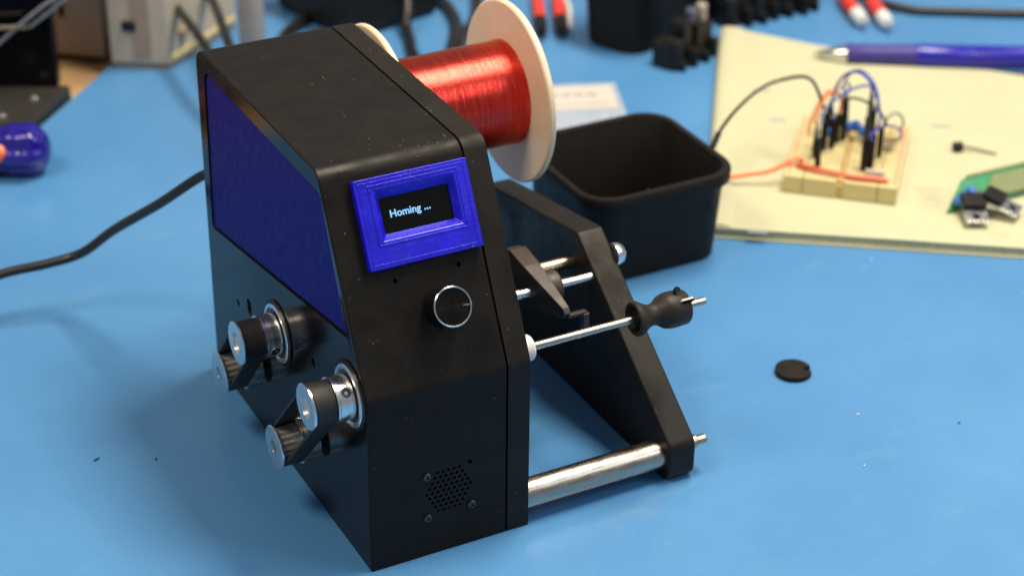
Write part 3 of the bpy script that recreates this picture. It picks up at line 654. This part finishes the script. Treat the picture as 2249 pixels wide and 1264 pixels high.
for k in range(4):
    a = Vector((331 + k * 2.2, 119 + k * 2.5, PT + 2 + k))
    obj('trimmed_lead', MB().tube([a, a + Vector((-7 - k, 3 + 1.5 * k, 3 - k))], .16, 5), 'steel', cb)

# printed card in a sleeve
E_, G_ = Vector((-.93, .36)), Vector((-.36, -.93)); A0 = Vector((271, 309))
card = thing('printed_card', (240, 300, 0), 'white printed card lying behind the front black bin', 'card')
def cpoly(a0, a1, b0, b1): return [tuple(A0 + E_ * a + G_ * b) for a, b in ((a0, b0), (a1, b0), (a1, b1), (a0, b1))]
fl = lambda p, q, h: (p, q, h)
obj('sleeve', MB().prism(cpoly(-3, 66, -4, 50), fl, 0.02, 0.5), 'plastic_clear', card, smooth=0)
obj('card_sheet', MB().prism(cpoly(0, 62, 0, 27), fl, 0.5, 0.9), 'card', card, smooth=0)
for k in range(7):
    obj('print_block', MB().prism(cpoly(9 + k * 6.4, 13.5 + k * 6.4, 9, 11.6), fl, 0.9, 0.96), 'cardprint', card, smooth=0)
obj('print_line', MB().prism(cpoly(4, 58, 21, 21.8), fl, 0.9, 0.96), 'cardprint', card, smooth=0)

# black terminal strips, one each side of the pad's far corner
def terminal_strip(T0, d0, nblk, label, caps):
    d0 = Vector((*d0, 0)).normalized(); dn = Vector((-d0.y, d0.x, 0)); ta = math.atan2(d0.y, d0.x); T0 = Vector((*T0, 0)); Lr = nblk * 9.0
    ts = thing('terminal_strip', tuple(T0 + d0 * Lr / 2), label, 'terminal strip', 'black terminal strips at the back')
    obj('rail', MB().box(T0 + d0 * Lr / 2 + dn * 9 + Vector((0, 0, 7)), (Lr, 12, 13.8), ta), 'blackplastic2', ts, smooth=0, bevel=1.0)
    for k in range(nblk):
        h = 16 + 7 * ((k * 7) % 4) / 3; x = 4.5 + k * 9.0
        obj('terminal_block', MB().box(T0 + d0 * x + dn * (5 + (k % 2) * 2) + Vector((0, 0, h / 2 + .05)), (7.2, 10, h), ta), 'blackplastic2', ts, smooth=0, bevel=.8)
        obj('terminal_lug', MB().prism([(-2.6, 1), (2.6, 1), (1.0, -3.5 - (k % 3)), (-1.0, -3.5 - (k % 3))], lambda p, q, z: tuple(T0 + d0 * (x + p) + dn * q + Vector((0, 0, z))), 0.1, 6 + (k % 2) * 4), 'blackplastic2', ts, smooth=0, bevel=.3)
    for u, q in caps:
        obj('terminal_cap', MB().cyl(T0 + d0 * u + dn * 7 + Vector((0, 0, 15)), T0 + d0 * u + dn * 7 + Vector((0, 0, 27)), 3.0, 16, ch=.5), q, ts)
terminal_strip((309, 309), (.93, .37), 4, 'short black terminal strip left of the yellow pad corner', ((22, 'bluegrey'), (31, 'tube_grey')))
terminal_strip((364, 346), (.99, .03), 7, 'black terminal strip behind the far edge of the yellow pad', ((5, 'bluegrey'), (14, 'tube_grey'), (32, 'bluegrey')))

tray = thing('black_tray', (395, 395, 0), 'large black tray behind the terminal strip and yellow pad', 'tray')
obj('tray_body', MB().box((396, 392, 16), (84, 56, 31.9), math.radians(3)), 'blackplastic2', tray, bevel=3, bseg=3)
obj('tray_rim', MB().box((396, 392, 32.6), (88, 60, 2.4), math.radians(3)), 'blackplastic2', tray, bevel=.8)

# test plugs
def plug(name, a, b, r, tipmat, label, group, jaw):
    a, b = Vector(a), Vector(b); d = (b - a).normalized(); l = (b - a).length
    t = thing(name, tuple(b), label, 'test plug', group)
    obj('red_sleeve', MB().lathe([(0, r * .6), (1, r * .8), (l * .25, r), (l * .72, r * 1.05), (l * .74, r * .9), (l * .74, 0)], a, d, 20), 'red', t)
    obj('plug_tip', MB().lathe([(l * .72, 0), (l * .72, r * 1.05), (l * .8, r * 1.1), (l, r * .9), (l + .6, r * .4), (l + .6, 0)], a, d, 20), tipmat, t)
    obj('prong', MB().cyl(b - d, b + d * jaw, r * .3, 12), 'steel' if tipmat == 'clipwhite' else 'blackplastic2', t)
TP = 'red test plugs at the back of the mat'
plug('test_plug', (443, 352, 4.4), (430.5, 314, 4.4), 3.8, 'clipwhite', 'red plug with white tip, left of the pair above the pen', TP, 6)
plug('test_plug', (454, 341, 4.4), (440.5, 305, 4.4), 3.8, 'clipwhite', 'red plug with white tip, right of the pair above the pen', TP, 6)
plug('test_plug', (294, 432, 4.2), (268.5, 378, 4.2), 3.2, 'blackplastic2', 'red plug with black tip just right of the spool flange', TP, 5)
plug('test_plug', (305, 428, 4.2), (278.5, 374, 4.2), 3.4, 'blackplastic2', 'red plug with black tip beside the back black bin', TP, 5)
obj('white_tie', MB().tube(spline([(307, 425, 2), (300, 405, 2.4), (292, 390, 2), (287, 380, 1.5)], 6), 1.6, 8), 'clipwhite', label='thin white strip between the red plugs and the back bin', cat='strip')
def cable(pts, r, label, mat='rubber'):
    obj('cable', MB().tube(spline(pts, 8), r, 12), mat, label=label, cat='cable', group='cables at the back of the mat')
cable([(442, 351, 4.2), (452, 352, 3.8), (456, 338, 3.0), (468, 319, 2.4), (490, 305, 2.4), (519.5, 287.5, 2.4), (560, 268, 2.4)], 2.4, 'black cable running right from the red plugs behind the pen')

# black power brick and its cables
br = thing('power_brick', (205, 455, 0), 'black power brick behind the machine and spool', 'power supply')
obj('case', MB().box((197, 458, 22), (62, 64, 43), math.radians(15)), 'blackplastic2', br, bevel=3, bseg=3)
obj('label_plate', MB().box((197, 458, 43.6), (40, 40, .4), math.radians(15)), 'dark_grey', br, smooth=0)
cable([(214, 430, 20), (209, 419, 11), (206, 414, 5), (202, 401, 3), (197, 388, 3), (190, 360, 3), (170, 330, 3)], 3.0, 'black cable dropping in front of the power brick')
cable([(232, 500, 3), (240, 462, 3), (241, 440, 3), (235.5, 415, 3), (224, 393, 3), (205, 365, 3), (180, 335, 3)], 3.2, 'black cable curving beside the power brick')
cable([(285, 490, 3), (264, 446, 3), (247, 414, 3), (226, 389, 3.4), (214, 365, 3), (200, 345, 3)], 3.2, 'black cable passing behind the big spool flange')
cable([(190, 505, 3), (180, 474, 3), (163, 453, 3), (146, 437, 3), (130, 410, 3)], 3.2, 'black cable left of the power brick')
cable([(91, 490, 32), (87.9, 446.6, 30), (83.1, 383, 30), (78, 330, 20), (66, 285, 3)], 2.2, 'black cable passing in front of the beige box, left one')
cable([(110, 480, 32), (106.8, 437.3, 30), (95.1, 383.4, 30), (88, 335, 18), (80, 300, 3)], 2.4, 'black cable passing in front of the beige box, right one')
tb = thing('clear_tube', (112, 395, 0), 'upright cloudy grey tube behind the machine top', 'tube')
obj('tube_body', MB().lathe([(0, 6.0), (1, 6.6), (52, 6.6), (52, 5.6), (3, 5.6), (3, 0)], (113, 397, .05), (0, 0, 1), 32), 'tube_grey', tb)
obj('tube_cap', MB().lathe([(50, 7.2), (58, 7.2), (58.5, 6.8), (62, 5), (62, 0)], (113, 397, 0.05), (0, 0, 1), 32), 'bluegrey', tb)

# beige bench instruments
ib = thing('bench_instrument', (90, 450, 0), 'beige instrument box with black button at the back left', 'instrument')
ip = [(78.7, 427), (129.5, 465.6), (103, 482), (52.5, 443.3)]
obj('case', MB().prism(ip, fl, 3.0, 78), 'beige', ib, smooth=0, bevel=1.2)
obj('base_strip', MB().prism(inset(ip, 1.5), fl, 0.05, 3.2), 'taupe', ib, smooth=0)
f0, f1 = Vector((52.5, 443.3, 0)), Vector((78.7, 427, 0)); fd = (f1 - f0).normalized(); fn = Vector((fd.y, -fd.x, 0)); fa = math.atan2(fd.y, fd.x)
obj('front_panel', MB().box(f0 + fd * 17 + fn * .2 + Vector((0, 0, 38)), (9, 1.2, 62), fa), 'taupe', ib, smooth=0, bevel=.3)
obj('button', MB().box(f0 + fd * 11 + fn * .8 + Vector((0, 0, 24)), (7, 3, 5), fa), 'blackplastic2', ib, smooth=0, bevel=.8)
r0 = Vector((78.7, 427, 0)); r1 = Vector((129.5, 465.6, 0)); rd = (r1 - r0).normalized(); rn = Vector((rd.y, -rd.x, 0)); ra = math.atan2(rd.y, rd.x)
obj('side_knob', MB().cyl(r0 + rd * 12 + Vector((0, 0, 17)), r0 + rd * 12 + rn * 3 + Vector((0, 0, 17)), 3, 20, ch=.5), 'taupe', ib)
obj('side_rib', MB().box(r0 + rd * 32 + rn * .3 + Vector((0, 0, 6)), (60, 1.6, 3), ra), 'bb', ib, smooth=0, bevel=.3)
tb2 = thing('equipment_case', (30, 500, 0), 'taupe equipment box standing on the wood left of the beige box', 'equipment box')
q0, q1 = Vector((53.5, 456.5)), Vector((-30, 526)); qd = Vector((.64, .77))
obj('case', MB().prism([tuple(q0), tuple(q0 + qd * 70), tuple(q1 + qd * 70), tuple(q1)], fl, 0, 80), 'taupe', tb2, smooth=0, bevel=1.0)
for t_ in (.08, .5, .9):
    c = q0.lerp(q1, t_) + qd * 8
    obj('foot', MB().cyl((c.x, c.y, -3.95), (c.x, c.y, 0.1), 4, 16), 'rubber', tb2)
c = q0.lerp(q1, .20)
obj('vent_slot', MB().box((c.x - .3, c.y - .4, 26), (2.0, 1.2, 9), math.atan2(-.64, .77)), 'hole', tb2, smooth=0)

# black display panel on a stand
mo = thing('display_stand', (-40, 440, -4), 'black upright panel on a dark base at the far left', 'display stand')
bp = [(25.2, 420.4), (-52, 340.5), (-135, 405), (-55, 492)]
obj('base', MB().prism(round_poly(bp, 3, 4), fl, -3.95, 5.0), 'dark_grey', mo, smooth=30, bevel=1.0)
pr, pv = Vector((18.5, 421.5, 0)), Vector((-.887, .462, 0)); pk = Vector((.462, .887, 0))
obj('panel', MB().prism([(0, 0), (130, 0), (130, 8), (0, 8)], lambda p, q, h: tuple(pr + pv * p + pk * q + Vector((0, 0, h))), 5.0, 110), 'screen', mo, smooth=0, bevel=1)
for x, y in ((3.9, 414.0), (-15.4, 401.3)):
    obj('base_screw', MB().lathe([(0, 2.4), (1.0, 2.2), (1.6, 1.2), (1.7, 0)], (x, y, 4.9), (0, 0, 1), 18), 'aluface', mo)
obj('bracket_wire', MB().tube([(-40, 441, 34), (-14, 428.9, 39.5), (-6.1, 424.8, 40), (5.5, 418.7, 40.6), (7.4, 417.8, 41.2), (22.7, 409.8, 55), (34, 404, 66)], 1.1, 8), 'steelrod', label='bent metal wire in front of the black panel', cat='wire')
obj('loose_lead', MB().tube(spline([(-30, 437, 5.8), (-13.2, 428.5, 26.5), (-6.7, 425.1, 32.5), (2, 420.6, 41.0), (15.9, 413.3, 53.5), (26, 408, 60)], 6), 1.0, 8), 'greywire', label='thin grey lead arching across the black panel', cat='wire')

# screwdriver handle reaching in from the left
sd = thing('screwdriver', (-30, 345, 0), 'glossy blue lobed screwdriver handle with orange core at the left edge', 'screwdriver')
h0 = Vector((-8.5, 341.0, 12.2)); hd = Vector((-0.90, 0.43, -0.015)).normalized()
lob = lambda h, t: 1 + (0.09 * math.cos(6 * t + .4) + 0.045 * math.cos(h * 2 * math.pi / 9)) * max(0, min(1, h / 6))
obj('handle', MB().lathe([(0, 0), (0.4, 3.5), (1.6, 6.6), (4, 9.2), (6, 10.2), (8, 10.8), (10, 11), (12, 11.2), (14, 11.2), (16, 11), (18, 10.7), (20, 10.4), (22.5, 10.2), (25, 10.2), (27.5, 10.4), (30, 10.6), (33, 10.8), (38, 11.2), (60, 10.6), (74, 8), (75, 0)], h0, hd, 72, rfn=lob), 'handle', sd, smooth=80)
obj('orange_inlay', MB().lathe([(0, 0), (.5, 2.6), (3, 4.6), (10, 5.6), (40, 5.6), (41, 0)], (-27.3, 342.2, 13.5), hd, 28), 'orange', sd, smooth=60)
obj('shank', MB().cyl(h0 + hd * 74, h0 + hd * 150, 3, 20), 'steel', sd)
